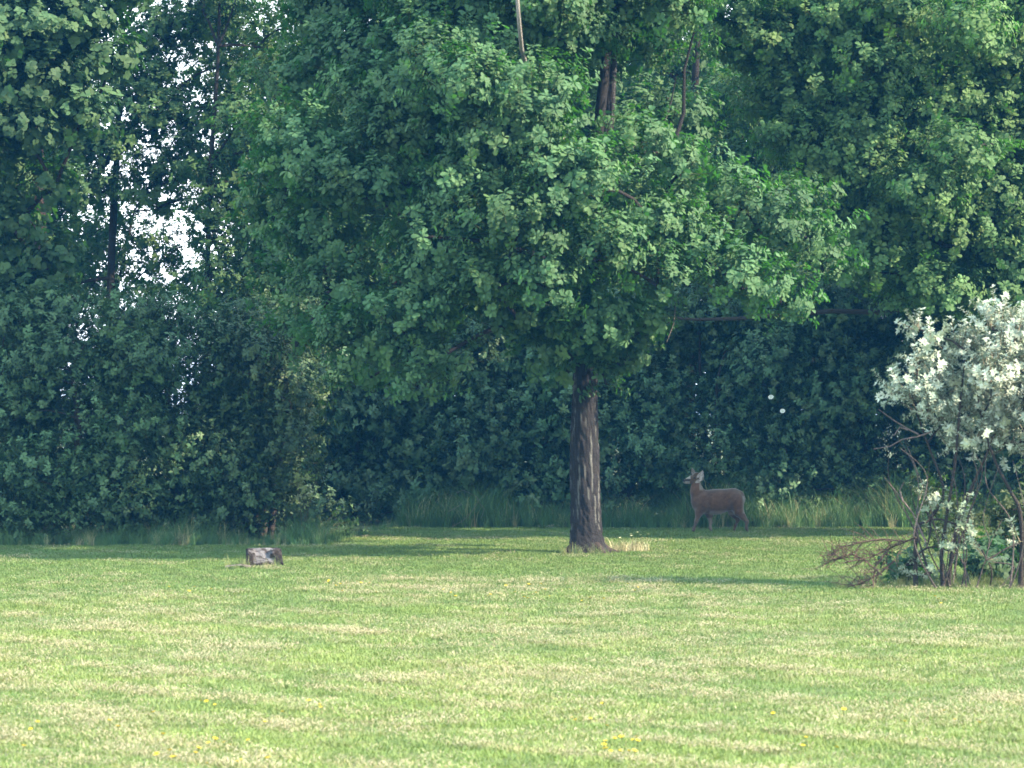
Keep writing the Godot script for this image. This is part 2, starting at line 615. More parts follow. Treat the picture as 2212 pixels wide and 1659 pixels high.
func build_wood() -> void:
	var deep := Color(0.068, 0.13, 0.056)
	var mid := Color(0.09, 0.165, 0.07)
	var fresh := Color(0.13, 0.19, 0.05)
	# tall tree at the left edge, hanging over the thicket
	var list := from_picture([[60, 60, 170, 80], [180, 40, 110, 60], [230, 130, 70, 60], [80, 170, 140, 80], [40, 280, 120, 60], [170, 250, 90, 60], [-80, 100, 150, 110], [-90, 260, 140, 90],
		[120, -80, 180, 90], [260, -60, 120, 80], [-100, -60, 160, 110], [20, 370, 80, 45, 1.0], [-60, 420, 90, 60, 0.5], [30, 480, 80, 60, 0.8], [115, 400, 55, 35, 0.4], [20, 600, 80, 60, 1.0], [105, 560, 60, 60, 0.8], [60, 650, 90, 50, 0.8], [-60, 540, 90, 70, 0.8]], 34.6, 0.9)
	list += cloud(-6.9, 7.6, -36.6, 2.6, 2.2, 2.2, 34, 0.7)
	wood_tree("broad_leaved_tree", 95, 36.2, 8.6, -0.3, 0.16, list, "broad", 40.0, Color(0.075, 0.145, 0.07), Color(0.13, 0.2, 0.07), "tall tree with big round leaves overhanging the top left corner", 0.85, Color(0.075, 0.058, 0.055))
	# slim trees that stand against the bright gap
	var thin := from_picture([[150, 420, 90, 40], [330, 400, 110, 45], [230, 330, 130, 50], [420, 330, 100, 60], [480, 420, 60, 50], [330, 260, 150, 60], [480, 250, 90, 60], [300, 160, 90, 60], [360, 60, 130, 60], [60, 540, 60, 80], [40, 440, 80, 60],
		[480, 40, 60, 40], [200, 400, 110, 45], [380, 370, 120, 50], [280, 220, 140, 60], [420, 250, 100, 50], [180, 300, 110, 60], [340, 440, 70, 25], [110, 600, 60, 60], [80, 350, 90, 60], [260, 120, 90, 60], [520, 330, 70, 60], [370, 190, 50, 45], [400, 60, 60, 50], [500, 120, 40, 60], [360, 110, 50, 50], [480, 190, 50, 40], [120, 520, 45, 60], [330, 90, 50, 60], [310, 180, 60, 45], [450, 50, 50, 40], [130, 450, 60, 50], [380, 20, 60, 50]], 42.0, 0.8)
	wood_tree("woodland_tree", 240, 42.5, 9.0, 0.15, 0.085, thin + cloud(-5.6, 8.4, -43.0, 2.0, 1.2, 1.2, 14, 0.6), "oval", 20.0, deep, fresh, "slim dark trunk standing in the bright gap at left", 1.15)
	var second := from_picture([[470, 600, 45, 110], [560, 560, 60, 120], [560, 420, 60, 60], [560, 300, 90, 70], [600, 180, 70, 90], [560, 80, 50, 60, 0.6], [620, 40, 60, 60], [440, 480, 30, 50], [470, 690, 60, 50], [510, 380, 50, 45], [490, 480, 40, 60], [600, 490, 50, 90], [510, 250, 60, 60], [570, 660, 60, 60], [530, 640, 40, 50], [475, 560, 40, 60], [490, 625, 35, 40], [462, 510, 30, 40], [470, 450, 45, 40], [450, 400, 60, 40]], 41.0, 0.8)
	wood_tree("woodland_tree", 437, 41.2, 8.6, 0.3, 0.06, second + cloud(-4.0, 8.2, -41.6, 1.2, 1.2, 1.0, 10, 0.5), "oval", 22.0, deep, fresh, "second dark trunk bordering the right side of the bright gap", 1.1)
	# leaves that break up the gap itself
	var lace := thing("sapling", Vector3((190 - 1106.0) / FOCAL * 43.4, 0, -43.4), "thin sapling whose sparse leaves speckle the bright gap", "tree")
	var lp := [Vector3(0, 0, 0), Vector3(0.1, 1.5, 0), Vector3(0.35, 3.0, 0), Vector3(0.7, 4.6, 0)]
	simple_trunk(lace, lp, 0.045, 0.01, Color(0.08, 0.07, 0.06))
	var few := []
	for e in [[190, 500, 60, 40], [300, 520, 80, 50], [390, 600, 60, 50], [200, 600, 70, 50], [290, 600, 60, 30], [400, 520, 50, 30], [150, 560, 50, 50], [420, 150, 70, 60], [520, 540, 40, 60], [260, 470, 60, 30], [350, 640, 90, 30], [200, 640, 90, 25], [470, 120, 60, 60], [230, 560, 90, 60], [340, 560, 60, 40], [440, 620, 40, 60], [160, 640, 40, 40], [420, 440, 60, 40], [180, 440, 60, 40]]:
		few.append([spot(e[0], e[1], 43.4) - lace.position, Vector3(e[2], e[3], e[2]) * (43.4 / FOCAL), 0.8])
	limbs(lace, lp.slice(1), 0.045, few, Color(0.07, 0.06, 0.05), 0.006)
	foliage(lace, few, "oval", M.leaf, 26.0, mid, fresh, 0.6, 1.0, 0.3)
	# the wood behind the oak
	var rows := [
		[700, 43.5, "oval", deep, "dark leafy tree filling the space behind the oak's left limbs"],
		[960, 46.0, "broad", mid, "large-leaved tree rising behind the left half of the oak"],
		[1210, 44.0, "broad", mid, "large-leaved tree showing above the oak's centre"],
		[1480, 47.0, "oval", deep, "dark tree whose bare limbs show in the gap right of the oak's top"],
		[1760, 44.5, "oval", mid, "bushy tree behind the long bare limb at right"],
	]
	for e in rows:
		var x: float = (e[0] - 1106.0) / FOCAL * e[1]
		var cl := cloud(x, 5.6, -e[1], 1.7, 3.0, 1.4, 46, 0.62)
		if e[0] == 1480:
			cl = cl.filter(func(c): return absf(c[0].x - x + 0.2) > 0.8 or c[0].y < 4.6 or c[0].y > 7.0)
		wood_tree("woodland_tree", e[0], e[1], 8.4, rr(-0.4, 0.4), 0.17, cl, e[2], 15.0, e[3], fresh, e[4], 1.25)
	# one far row that closes the view, leaving the gap at the left open
	for i in 9:
		var px := 640.0 + i * 205.0
		var d := rr(51.0, 55.0)
		var x := (px - 1106.0) / FOCAL * d
		var where_ = ["behind the olive shrub end of the thicket", "above the hollow left of the oak's lower limbs", "behind the oak's left half", "straight behind the oak trunk", "between the oak trunk and the deer", "straight above the deer", "above the bare brown limb", "above the silver shrub's left tip", "above the silver shrub at the right edge"][i]
		wood_tree("woodland_tree", px, d, 9.5, rr(-0.4, 0.4), 0.18, cloud(x, 5.4, -d, 1.5, 4.6, 1.4, 44, 0.75), "oval", 10.0, deep, fresh, "far woodland tree " + where_, 1.7)
	for e in [[11.4, 38.6, "leafy tree standing past the right edge, nearer one"], [15.0, 37.4, "leafy tree standing past the right edge, farther one"]]:
		wood_tree("woodland_tree", 1106.0 + e[0] / e[1] * FOCAL, e[1], 4.8, 0.1, 0.14, cloud(e[0], 2.9, -e[1], 2.3, 2.2, 1.6, 44, 0.8), "oval", 12.0, mid, fresh, e[2], 1.5)
	for px in [-120.0, 40.0]:
		var d := rr(45.0, 47.0)
		var x: float = (px - 1106.0) / FOCAL * d
		wood_tree("woodland_tree", px, d, 9.0, 0.0, 0.17, cloud(x, 5.2, -d, 1.1, 4.2, 1.2, 40, 0.65), "oval", 14.0, deep, fresh, "dark tree closing the left edge behind the tall round-leaved tree" if px > 0 else "dark tree beyond the left edge of the gap", 1.4)
	# big tree at the right, sunlit along its right side
	var right := from_picture([[1640, 90, 130, 70], [1800, 60, 150, 80], [1960, 120, 130, 70], [1720, 210, 120, 60], [1880, 240, 150, 70], [2060, 220, 130, 80], [2150, 120, 120, 80], [2180, 300, 110, 80], [1800, 330, 130, 50], [1980, 360, 140, 60],
		[2130, 420, 120, 70], [1900, 460, 140, 60], [2040, 510, 140, 60], [2190, 560, 120, 60], [1880, 570, 110, 50], [2010, 620, 120, 45], [2160, 660, 120, 50], [2300, 200, 150, 110], [2330, 420, 150, 110], [2300, 620, 140, 90], [1740, -40, 160, 80],
		[1950, -60, 180, 90], [2150, -60, 170, 90], [1560, 20, 90, 60], [2260, 40, 150, 90], [1880, 150, 110, 55, -0.6], [1990, 420, 110, 50, -0.8], [1870, 380, 90, 45, -0.4], [2080, 330, 100, 55, -1.0], [1930, 20, 110, 60, -0.6], [2100, 60, 110, 60, -1.2], [1800, 450, 70, 45, 0.2], [1720, 300, 90, 50, -0.2], [1770, 390, 80, 45, 0.0], [1700, 130, 90, 55, 0.0], [1650, 230, 60, 40, 0.4], [1860, 300, 90, 50, -0.4]], 34.4, 1.0)
	right += cloud(7.6, 5.8, -39.0, 3.2, 3.2, 2.2, 60, 0.8)
	right += cloud(6.2, 5.4, -36.6, 2.0, 2.6, 1.2, 44, 0.62)
	right += cloud(8.1, 3.6, -35.4, 1.5, 1.4, 0.9, 26, 0.6)
	right += cloud(5.0, 6.0, -39.0, 1.8, 2.2, 1.4, 26, 0.7)
	var rt := wood_tree("spreading_tree", 2240, 39.0, 8.6, -0.5, 0.24, right, "oak", 38.0, Color(0.108, 0.2, 0.08), Color(0.21, 0.29, 0.085), "big spreading tree filling the upper right, sunlit yellow-green along its right edge", 1.0)
	# the long bare limb that reaches out of it to the left
	var pts := []
	var radii := []
	for e in [[2250, 560, 38.8], [2150, 630, 38.3], [2010, 663, 37.8], [1900, 675, 37.5], [1800, 672, 37.3], [1700, 680, 37.1], [1600, 688, 37.0], [1500, 690, 37.0], [1430, 684, 37.0]]:
		pts.append(spot(e[0], e[1], e[2]) - rt.position)
		radii.append(lerpf(0.045, 0.018, pts.size() / 9.0))
	var st := begin()
	tube(st, pts, radii, 8, Color(0.13, 0.11, 0.1), 0.5)
	var lb := put(done(st), M.bark, "bare_limb", rt)
	lb.set_meta("label", "long bare brown limb reaching left over the hedge")

# ---------------------------------------------------------------- hedge and thicket
func shrub(called: String, x: float, d: float, w: float, h: float, deep: float, count: int, leaves: String, per_area: float, tone: Color, fresh: Color, fresh_most: float, label: String, group: String, r := 0.42, mat: Material = null) -> Node3D:
	var t := thing(called, Vector3(x, 0, -d), label, "shrub", group)
	var clumps := []
	for i in count:
		var k := (i + rng.randf()) / count
		var narrow := 1.0 - 0.45 * pow(k, 3.0)
		var s := r * rr(0.7, 1.35)
		clumps.append([Vector3(rr(-1, 1) * w * 0.5 * narrow, 0.12 + k * h * 0.95, rr(-1, 1) * deep * 0.5 * narrow), Vector3(s, s * rr(0.6, 0.95), s)])
	var stems := []
	for i in 4:
		var top := Vector3(rr(-0.3, 0.3) * w, h * rr(0.6, 0.85), rr(-0.25, 0.25) * deep)
		var pts := [Vector3(top.x * 0.3, -0.03, top.z * 0.3), Vector3(top.x * 0.5, h * 0.25, top.z * 0.5) + jitter(0.05), top * 0.75 + jitter(0.08), top]
		simple_trunk(t, pts, 0.045, 0.012, Color(0.1, 0.085, 0.075), "stem")
		stems += pts.slice(1)
	limbs(t, stems, 0.04, clumps, Color(0.1, 0.085, 0.07), 0.005, "branch")
	foliage(t, clumps, leaves, mat if mat else M.shade_leaf, per_area, tone, fresh, fresh_most, 1.0, 0.35)
	return t

func build_hedge() -> void:
	var dark := Color(0.066, 0.128, 0.054)
	var fresh := Color(0.13, 0.19, 0.085)
	# thicket at the left: three shrubs, the right one olive and catching the sun
	shrub("thicket_shrub", -6.5, 34.9, 2.2, 3.1, 2.0, 60, "small", 26.0, dark, fresh, 0.4, "dark green thorny shrub at the left edge of the thicket", "thicket shrubs", 0.45)
	shrub("thicket_shrub", -5.2, 34.7, 2.0, 2.85, 2.0, 60, "small", 26.0, dark, fresh, 0.4, "dark green shrub below the bright gap, left of the olive one", "thicket shrubs", 0.42)
	shrub("thicket_shrub", -4.1, 35.0, 1.7, 2.75, 1.8, 52, "small", 28.0, dark * 1.05, fresh, 0.5, "dense shrub in the middle of the thicket behind the log", "thicket shrubs", 0.42)
	shrub("thicket_shrub", -3.1, 35.2, 1.5, 2.7, 1.9, 52, "small", 28.0, Color(0.055, 0.1, 0.046), Color(0.1, 0.14, 0.055), 0.5, "olive green shrub at the right end of the thicket", "thicket shrubs", 0.4)
	shrub("thicket_shrub", -7.9, 35.2, 1.6, 3.2, 2.0, 40, "small", 22.0, dark, fresh, 0.4, "dark shrub beyond the left end of the thicket", "thicket shrubs", 0.45)
	# the hedge behind the oak and the deer
	var rows := [
		[-3.3, 41.0, 1.8, 2.9, "oval", "hedge shrub tucked behind the olive shrub"],
		[-2.2, 40.2, 2.2, 2.9, "oval", "shaded hedge shrub just right of the olive one, with a few pale leaves"],
		[-1.0, 40.0, 2.0, 3.0, "oval", "dark hedge shrub left of the oak trunk"],
		[0.2, 40.1, 2.0, 3.0, "oval", "dark hedge shrub directly behind the oak trunk"],
		[1.5, 40.0, 2.0, 3.0, "oval", "dense hedge shrub between the oak trunk and the deer"],
		[2.8, 39.9, 2.0, 3.1, "oval", "dense hedge shrub right behind the deer"],
		[4.0, 40.0, 2.0, 3.2, "oval", "dark hedge shrub carrying white blossom heads"],
		[5.2, 40.0, 2.0, 3.1, "oval", "hedge shrub behind the left side of the silver shrub"],
		[6.4, 40.1, 2.0, 3.0, "oval", "hedge shrub behind the crown of the silver shrub"],
		[7.7, 40.1, 2.0, 3.0, "oval", "hedge shrub at the right end of the hedge"],
		[9.2, 39.8, 2.2, 3.2, "oval", "hedge shrub past the right edge of the picture, nearest of three"],
		[11.0, 39.4, 2.4, 3.2, "oval", "hedge shrub past the right edge of the picture, middle of three"],
		[13.0, 39.0, 2.4, 3.2, "oval", "hedge shrub past the right edge of the picture, farthest of three"],
	]
	for e in rows:
		shrub("hedge_shrub", e[0], e[1], e[2], e[3], 1.7, 66, ["oval", "small"][rng.randi() % 2], 27.0, Color(0.06, 0.125, 0.06) * rr(0.75, 1.35), Color(0.16, 0.22, 0.11), 0.6, e[5], "hedge shrubs behind the lawn", 0.42)

# ---------------------------------------------------------------- the oak
func build_oak() -> void:
	var d := 31.7
	var base := Vector3((1268 - 1106.0) / FOCAL * d, 0, -d)
	var oak := thing("oak_tree", base, "broad oak with rough dark trunk standing alone on the lawn", "tree")
	# trunk: bark ridges as real relief, roots flaring at the foot
	var st := begin()
	var rings := []
	var tones := []
	var sides := 64
	var n := 110
	for i in n + 1:
		var t := float(i) / n
		var y := t * t * 0.6 * 6.6 + t * 0.4 * 6.6 - 0.06
		var cx := -0.06 * sin(y * 0.9) + 0.02 * y + (0.1 * maxf(0.0, y - 3.5) * 0.6)
		var r := 0.152 + 0.016 * exp(-pow((y - 1.0) / 0.5, 2.0)) - 0.012 * y
		if y > 3.0:
			r -= 0.018 * (y - 3.0)
		r = maxf(r, 0.045)
		var ring := []
		var tone := []
		for k in sides:
			var a := TAU * k / sides
			var flare := exp(-maxf(y, 0.0) / 0.1) * (0.03 + 0.08 * pow(maxf(0.0, cos(a * 2.5 + 0.6)), 2.0)) + exp(-maxf(y, 0.0) / 0.45) * 0.03
			var ridge := noise_b.get_noise_3d(cos(a) * 12.0, y * 13.0, sin(a) * 12.0)
			var fine := noise_b.get_noise_3d(cos(a) * 20.0, y * 7.0 + 40.0, sin(a) * 20.0)
			ridge = 1.0 - absf(ridge) * 3.2
			var rad := r + flare + 0.011 * ridge + 0.007 * fine
			ring.append(Vector3(cx + cos(a) * rad, y, sin(a) * rad))
			var lich := noise.get_noise_3d(cos(a) * 20.0 + 70.0, y * 4.5, sin(a) * 20.0)
			var c := Color(0.04, 0.039, 0.043).lerp(Color(0.072, 0.069, 0.075), clampf(0.5 + fine, 0, 1))
			if lich > 0.27 and fine > -0.15:
				c = c.lerp(Color(0.3, 0.31, 0.3), clampf((lich - 0.27) * 8.0, 0.0, 0.8))
			tone.append(c)
		rings.append(ring)
		tones.append(tone)
	for i in n:
		for k in sides:
			var k2 := (k + 1) % sides
			for q in [[i, k], [i, k2], [i + 1, k2], [i, k], [i + 1, k2], [i + 1, k]]:
				st.set_color(tones[q[0]][q[1]])
				st.add_vertex(rings[q[0]][q[1]])
	put(done(st), M.bark, "trunk", oak)
	var line := []
	for y in [3.0, 3.4, 3.8, 4.4, 5.0, 5.7, 6.4]:
		line.append(Vector3(-0.06 * sin(y * 0.9) + 0.02 * y + 0.06 * maxf(0.0, y - 3.5), y, 0))
	# roots
	for e in [[0.35, -0.1, 0.42], [-0.3, 0.15, 0.3], [0.2, 0.25, 0.32]]:
		var rs := begin()
		var to := Vector3(e[0], 0, e[1]).normalized()
		tube(rs, [to * 0.12 + Vector3(0, 0.1, 0), to * 0.25 + Vector3(0, 0.03, 0), to * e[2] + Vector3(0, -0.02, 0)], [0.06, 0.04, 0.015], 8, Color(0.11, 0.09, 0.085), 0.3)
		put(done(rs), M.bark, "root", oak)
	# crown: the clumps one can tell apart, nearest ones first, then the body of the crown behind them
	var front := from_picture([
		[640, 300, 140, 75, -1.2], [780, 400, 150, 70, -1.8], [590, 480, 75, 60, -0.4], [700, 520, 130, 65, -1.0], [860, 300, 130, 75, -1.6], [720, 620, 140, 60, -1.2], [770, 730, 140, 65, -1.6], [640, 730, 70, 50, -0.8], [900, 825, 62, 40, -1.9],
		[860, 690, 120, 60, -2.0], [930, 770, 90, 50, -1.6], [1060, 290, 150, 80, -2.4], [990, 410, 120, 65, -2.2], [1120, 480, 150, 70, -2.6], [1040, 620, 130, 55, -2.2], [950, 610, 110, 50, -1.8], [1260, 390, 130, 85, -2.6], [1390, 310, 90, 55, -2.0], [1470, 360, 90, 45, -1.6],
		[1290, 540, 130, 60, -2.4], [1180, 600, 110, 55, -2.5], [1290, 680, 110, 55, -1.6], [1180, 765, 50, 30, -1.2], [1340, 770, 70, 55, -0.8], [1225, 800, 30, 30, -0.5], [1310, 820, 28, 32, -0.5], [1380, 700, 80, 55, -1.2], [1640, 480, 140, 65, -1.2], [1730, 430, 75, 45, -0.4],
		[1600, 600, 110, 65, -1.8], [1690, 640, 80, 55, -1.4], [1520, 540, 90, 55, -1.8], [1420, 600, 100, 50, -2.0], [1560, 420, 100, 45, -1.0], [1780, 560, 60, 70, 0.0], [1420, 480, 110, 55, -1.8], [1750, 500, 80, 50, -0.6],
		[1260, 715, 90, 45, -0.9], [1335, 735, 75, 50, -0.7], [1238, 762, 42, 28, -0.6], [1292, 770, 46, 24, -0.55], [1200, 700, 80, 50, -1.2], [1120, 690, 80, 40, -1.5],
		[800, 120, 160, 85, -0.8], [980, 90, 160, 80, -1.4], [1160, 190, 130, 70, -2.0], [900, 200, 150, 65, -1.6], [1230, 70, 140, 70, -1.2], [1080, -30, 170, 80, -1.0], [650, 170, 110, 65, -0.4], [720, 20, 150, 70, -0.2], [900, -20, 160, 80, -0.6], [1330, -10, 140, 70, -0.8],
		[1020, 190, 110, 60, -2.2], [600, 610, 70, 45, 0.2], [780, 820, 70, 30, -0.6], [620, 400, 100, 50, -0.6],
	], d, 0.75)
	var clumps := []
	for c in front:
		clumps.append([c[0] - base, c[1]])
	var inner := cloud(-0.6, 4.6, 0.6, 2.9, 2.0, 2.3, 52, 0.6)
	inner += cloud(-0.6, 6.7, 0.0, 2.5, 1.2, 2.2, 46, 0.6)
	inner += cloud(0.2, 8.2, 0.2, 1.5, 0.8, 1.5, 16, 0.6)
	for c in inner:
		var q: Vector3 = c[0]
		if q.y > 2.3 and not open_sky(q + base) and not (q.x > 0.15 and q.x < 2.2 and q.y > 3.9 and q.y < 5.9 and q.z > -1.2):
			clumps.append(c)
	limbs(oak, line, 0.14, clumps, Color(0.06, 0.054, 0.052), 0.011)
	foliage(oak, clumps, "oak", M.leaf, 36.0, Color(0.085, 0.17, 0.08), Color(0.165, 0.255, 0.085), 0.45, 1.0, 0.55)
	# dark bare limbs in the opening at the upper right of the crown, and a bleached dead one at the top
	for e in [
		[[[1276, 560, 31.7], [1282, 400, 31.7], [1292, 260, 31.6], [1312, 130, 31.6], [1318, -20, 31.7]], 0.075, 0.045, 0.06],
		[[[1288, 330, 31.6], [1350, 290, 31.0], [1440, 285, 30.9]], 0.04, 0.012, 0.055],
		[[[1300, 420, 31.5], [1400, 350, 30.9], [1480, 345, 30.8]], 0.04, 0.012, 0.055],
		[[[1450, 330, 31.0], [1475, 240, 31.0], [1480, 150, 31.1], [1500, 60, 31.2]], 0.025, 0.01, 0.06],
		[[[1440, 262, 30.8], [1450, 215, 30.6], [1462, 160, 30.6]], 0.012, 0.005, 0.14],
		[[[1276, 560, 31.7], [1150, 480, 30.6], [1090, 440, 29.2], [1180, 392, 28.9]], 0.045, 0.018, 0.05],
		[[[1276, 600, 31.7], [1180, 560, 30.4], [1060, 525, 29.2], [920, 512, 29.0]], 0.045, 0.014, 0.05],
	]:
		var p := []
		var rad := []
		for i in e[0].size():
			p.append(spot(e[0][i][0], e[0][i][1], e[0][i][2]) - base + jitter(0.02))
			rad.append(lerpf(e[1], e[2], float(i) / (e[0].size() - 1)))
		var ls := begin()
		tube(ls, p, rad, 8, Color(e[3], e[3] * 0.93, e[3] * 0.9) * 0.8, 0.25)
		put(done(ls), M.bark, "limb", oak)
	var ds := begin()
	var dp := []
	for e in [[1262, 330, 31.6], [1200, 290, 31.0], [1150, 190, 30.2], [1127, 105, 29.4], [1122, 50, 29.0], [1118, 0, 28.9], [1117, -70, 28.9]]:
		dp.append(spot(e[0], e[1], e[2]) - base)
	tube(ds, dp, [0.03, 0.028, 0.025, 0.022, 0.021, 0.02, 0.01], 9, Color(0.5, 0.46, 0.44), 0.35)
	put(done(ds), M.bark, "dead_limb", oak).set_meta("label", "bleached bare dead limb at the top of the crown")
	# a bare hanging twig at the right of the trunk
	var tw := begin()
	var path := []
	for e in [[1405, 600], [1440, 620], [1460, 655], [1455, 700], [1440, 740]]:
		path.append(spot(e[0], e[1], 31.0) - base)
	tube(tw, path, [0.008, 0.008, 0.007, 0.006, 0.003], 5, Color(0.25, 0.23, 0.2))
	tube(tw, [path[3], spot(1425, 690, 31.0) - base, spot(1405, 710, 31.0) - base], [0.005, 0.004, 0.002], 5, Color(0.25, 0.23, 0.2))
	put(done(tw), M.bark, "bare_twig", oak)

# ---------------------------------------------------------------- tall grass
func make_long_grass(blades: int, high: float) -> ArrayMesh:
	var st := begin()
	for i in blades:
		var a := rr(0, TAU)
		var at := Vector3(cos(a), 0, sin(a)) * 0.12 * sqrt(rng.randf())
		var b := rr(0, TAU)
		var h := high * rr(0.5, 1.2)
		var out := Vector3(cos(b), 0, sin(b)) * h * rr(0.1, 0.7)
		var c := rr(0, TAU)
		var w := Vector3(cos(c), 0, sin(c)) * rr(0.004, 0.009)
		var v := rr(0.75, 1.3)
		var col := Color(v * rr(0.9, 1.2), v, v * rr(0.8, 1.1))
		var last := at
		var lw := w
		for k in range(1, 5):
			var t := k / 4.0
			var p := at + Vector3(0, h * (t - 0.28 * t * t * t), 0) + out * t * t
			var nw := w * (1.0 - t * 0.95)
			quad(st, last - lw, p - nw, p + nw, last + lw, col)
			last = p
			lw = nw
	return done(st)

func build_tall_grass() -> void:
	var mesh := make_long_grass(26, 0.74)
	var places := []
	var tints := []
	for i in 2600:
		var x := rr(-8.5, 9.0)
		var edge := 38.3
		if x < -2.2:
			edge = 33.4
		elif x < -1.6:
			edge = lerpf(33.4, 38.3, (x + 2.2) / 0.6)
		var inn := rng.randf()
		var d := edge - 0.3 * rng.randf() * rng.randf() + inn * 1.0
		var n := noise_b.get_noise_2d(x * 1.4, 20.0)
		var s := rr(0.5, 1.25) * (0.8 + 0.6 * n) * (0.6 + 0.5 * inn)
		if x < -1.5:
			s *= 0.5
		places.append(Transform3D(Basis(Vector3.UP, rr(0, TAU)).scaled(Vector3(s * rr(0.8, 1.2), s, s)), Vector3(x, 0, -d)))
		var col := Color(0.075, 0.165, 0.07).lerp(Color(0.13, 0.21, 0.08), rng.randf() * 0.6) * rr(0.75, 1.25)
		if rng.randf() < 0.09:
			col = Color(0.36, 0.33, 0.19)
		col.a = 1.0
		tints.append(col)
	# longer blades the mower missed round the log, the trunk and the silver shrub
	for e in [[569.0, 1226.0, 52.0, 26], [520.0, 1228.0, 30.0, 10], [1268.0, 1197.0, 62.0, 40], [2080.0, 1268.0, 150.0, 110], [1860.0, 1270.0, 60.0, 26], [1030.0, 1262.0, 330.0, 60]]:
		for i in e[3]:
			var py: float = e[1] + rr(-4.0, 3.0)
			var d := ground_depth(py)
			var s := rr(0.1, 0.24)
			places.append(Transform3D(Basis(Vector3.UP, rr(0, TAU)).scaled(Vector3(s, s, s)), Vector3((e[0] + rr(-1, 1) * e[2] - 1106.0) / FOCAL * d, 0, -d)))
			var col := Color(0.11, 0.19, 0.06).lerp(Color(0.36, 0.33, 0.17), rng.randf() * 0.8)
			col.a = 1.0
			tints.append(col)
	var o := scatter(mesh, M.grass, places, tints, "tall_grass")
	tag(o, "unmown tall grass along the foot of hedge and thicket", "grass", "", "stuff")

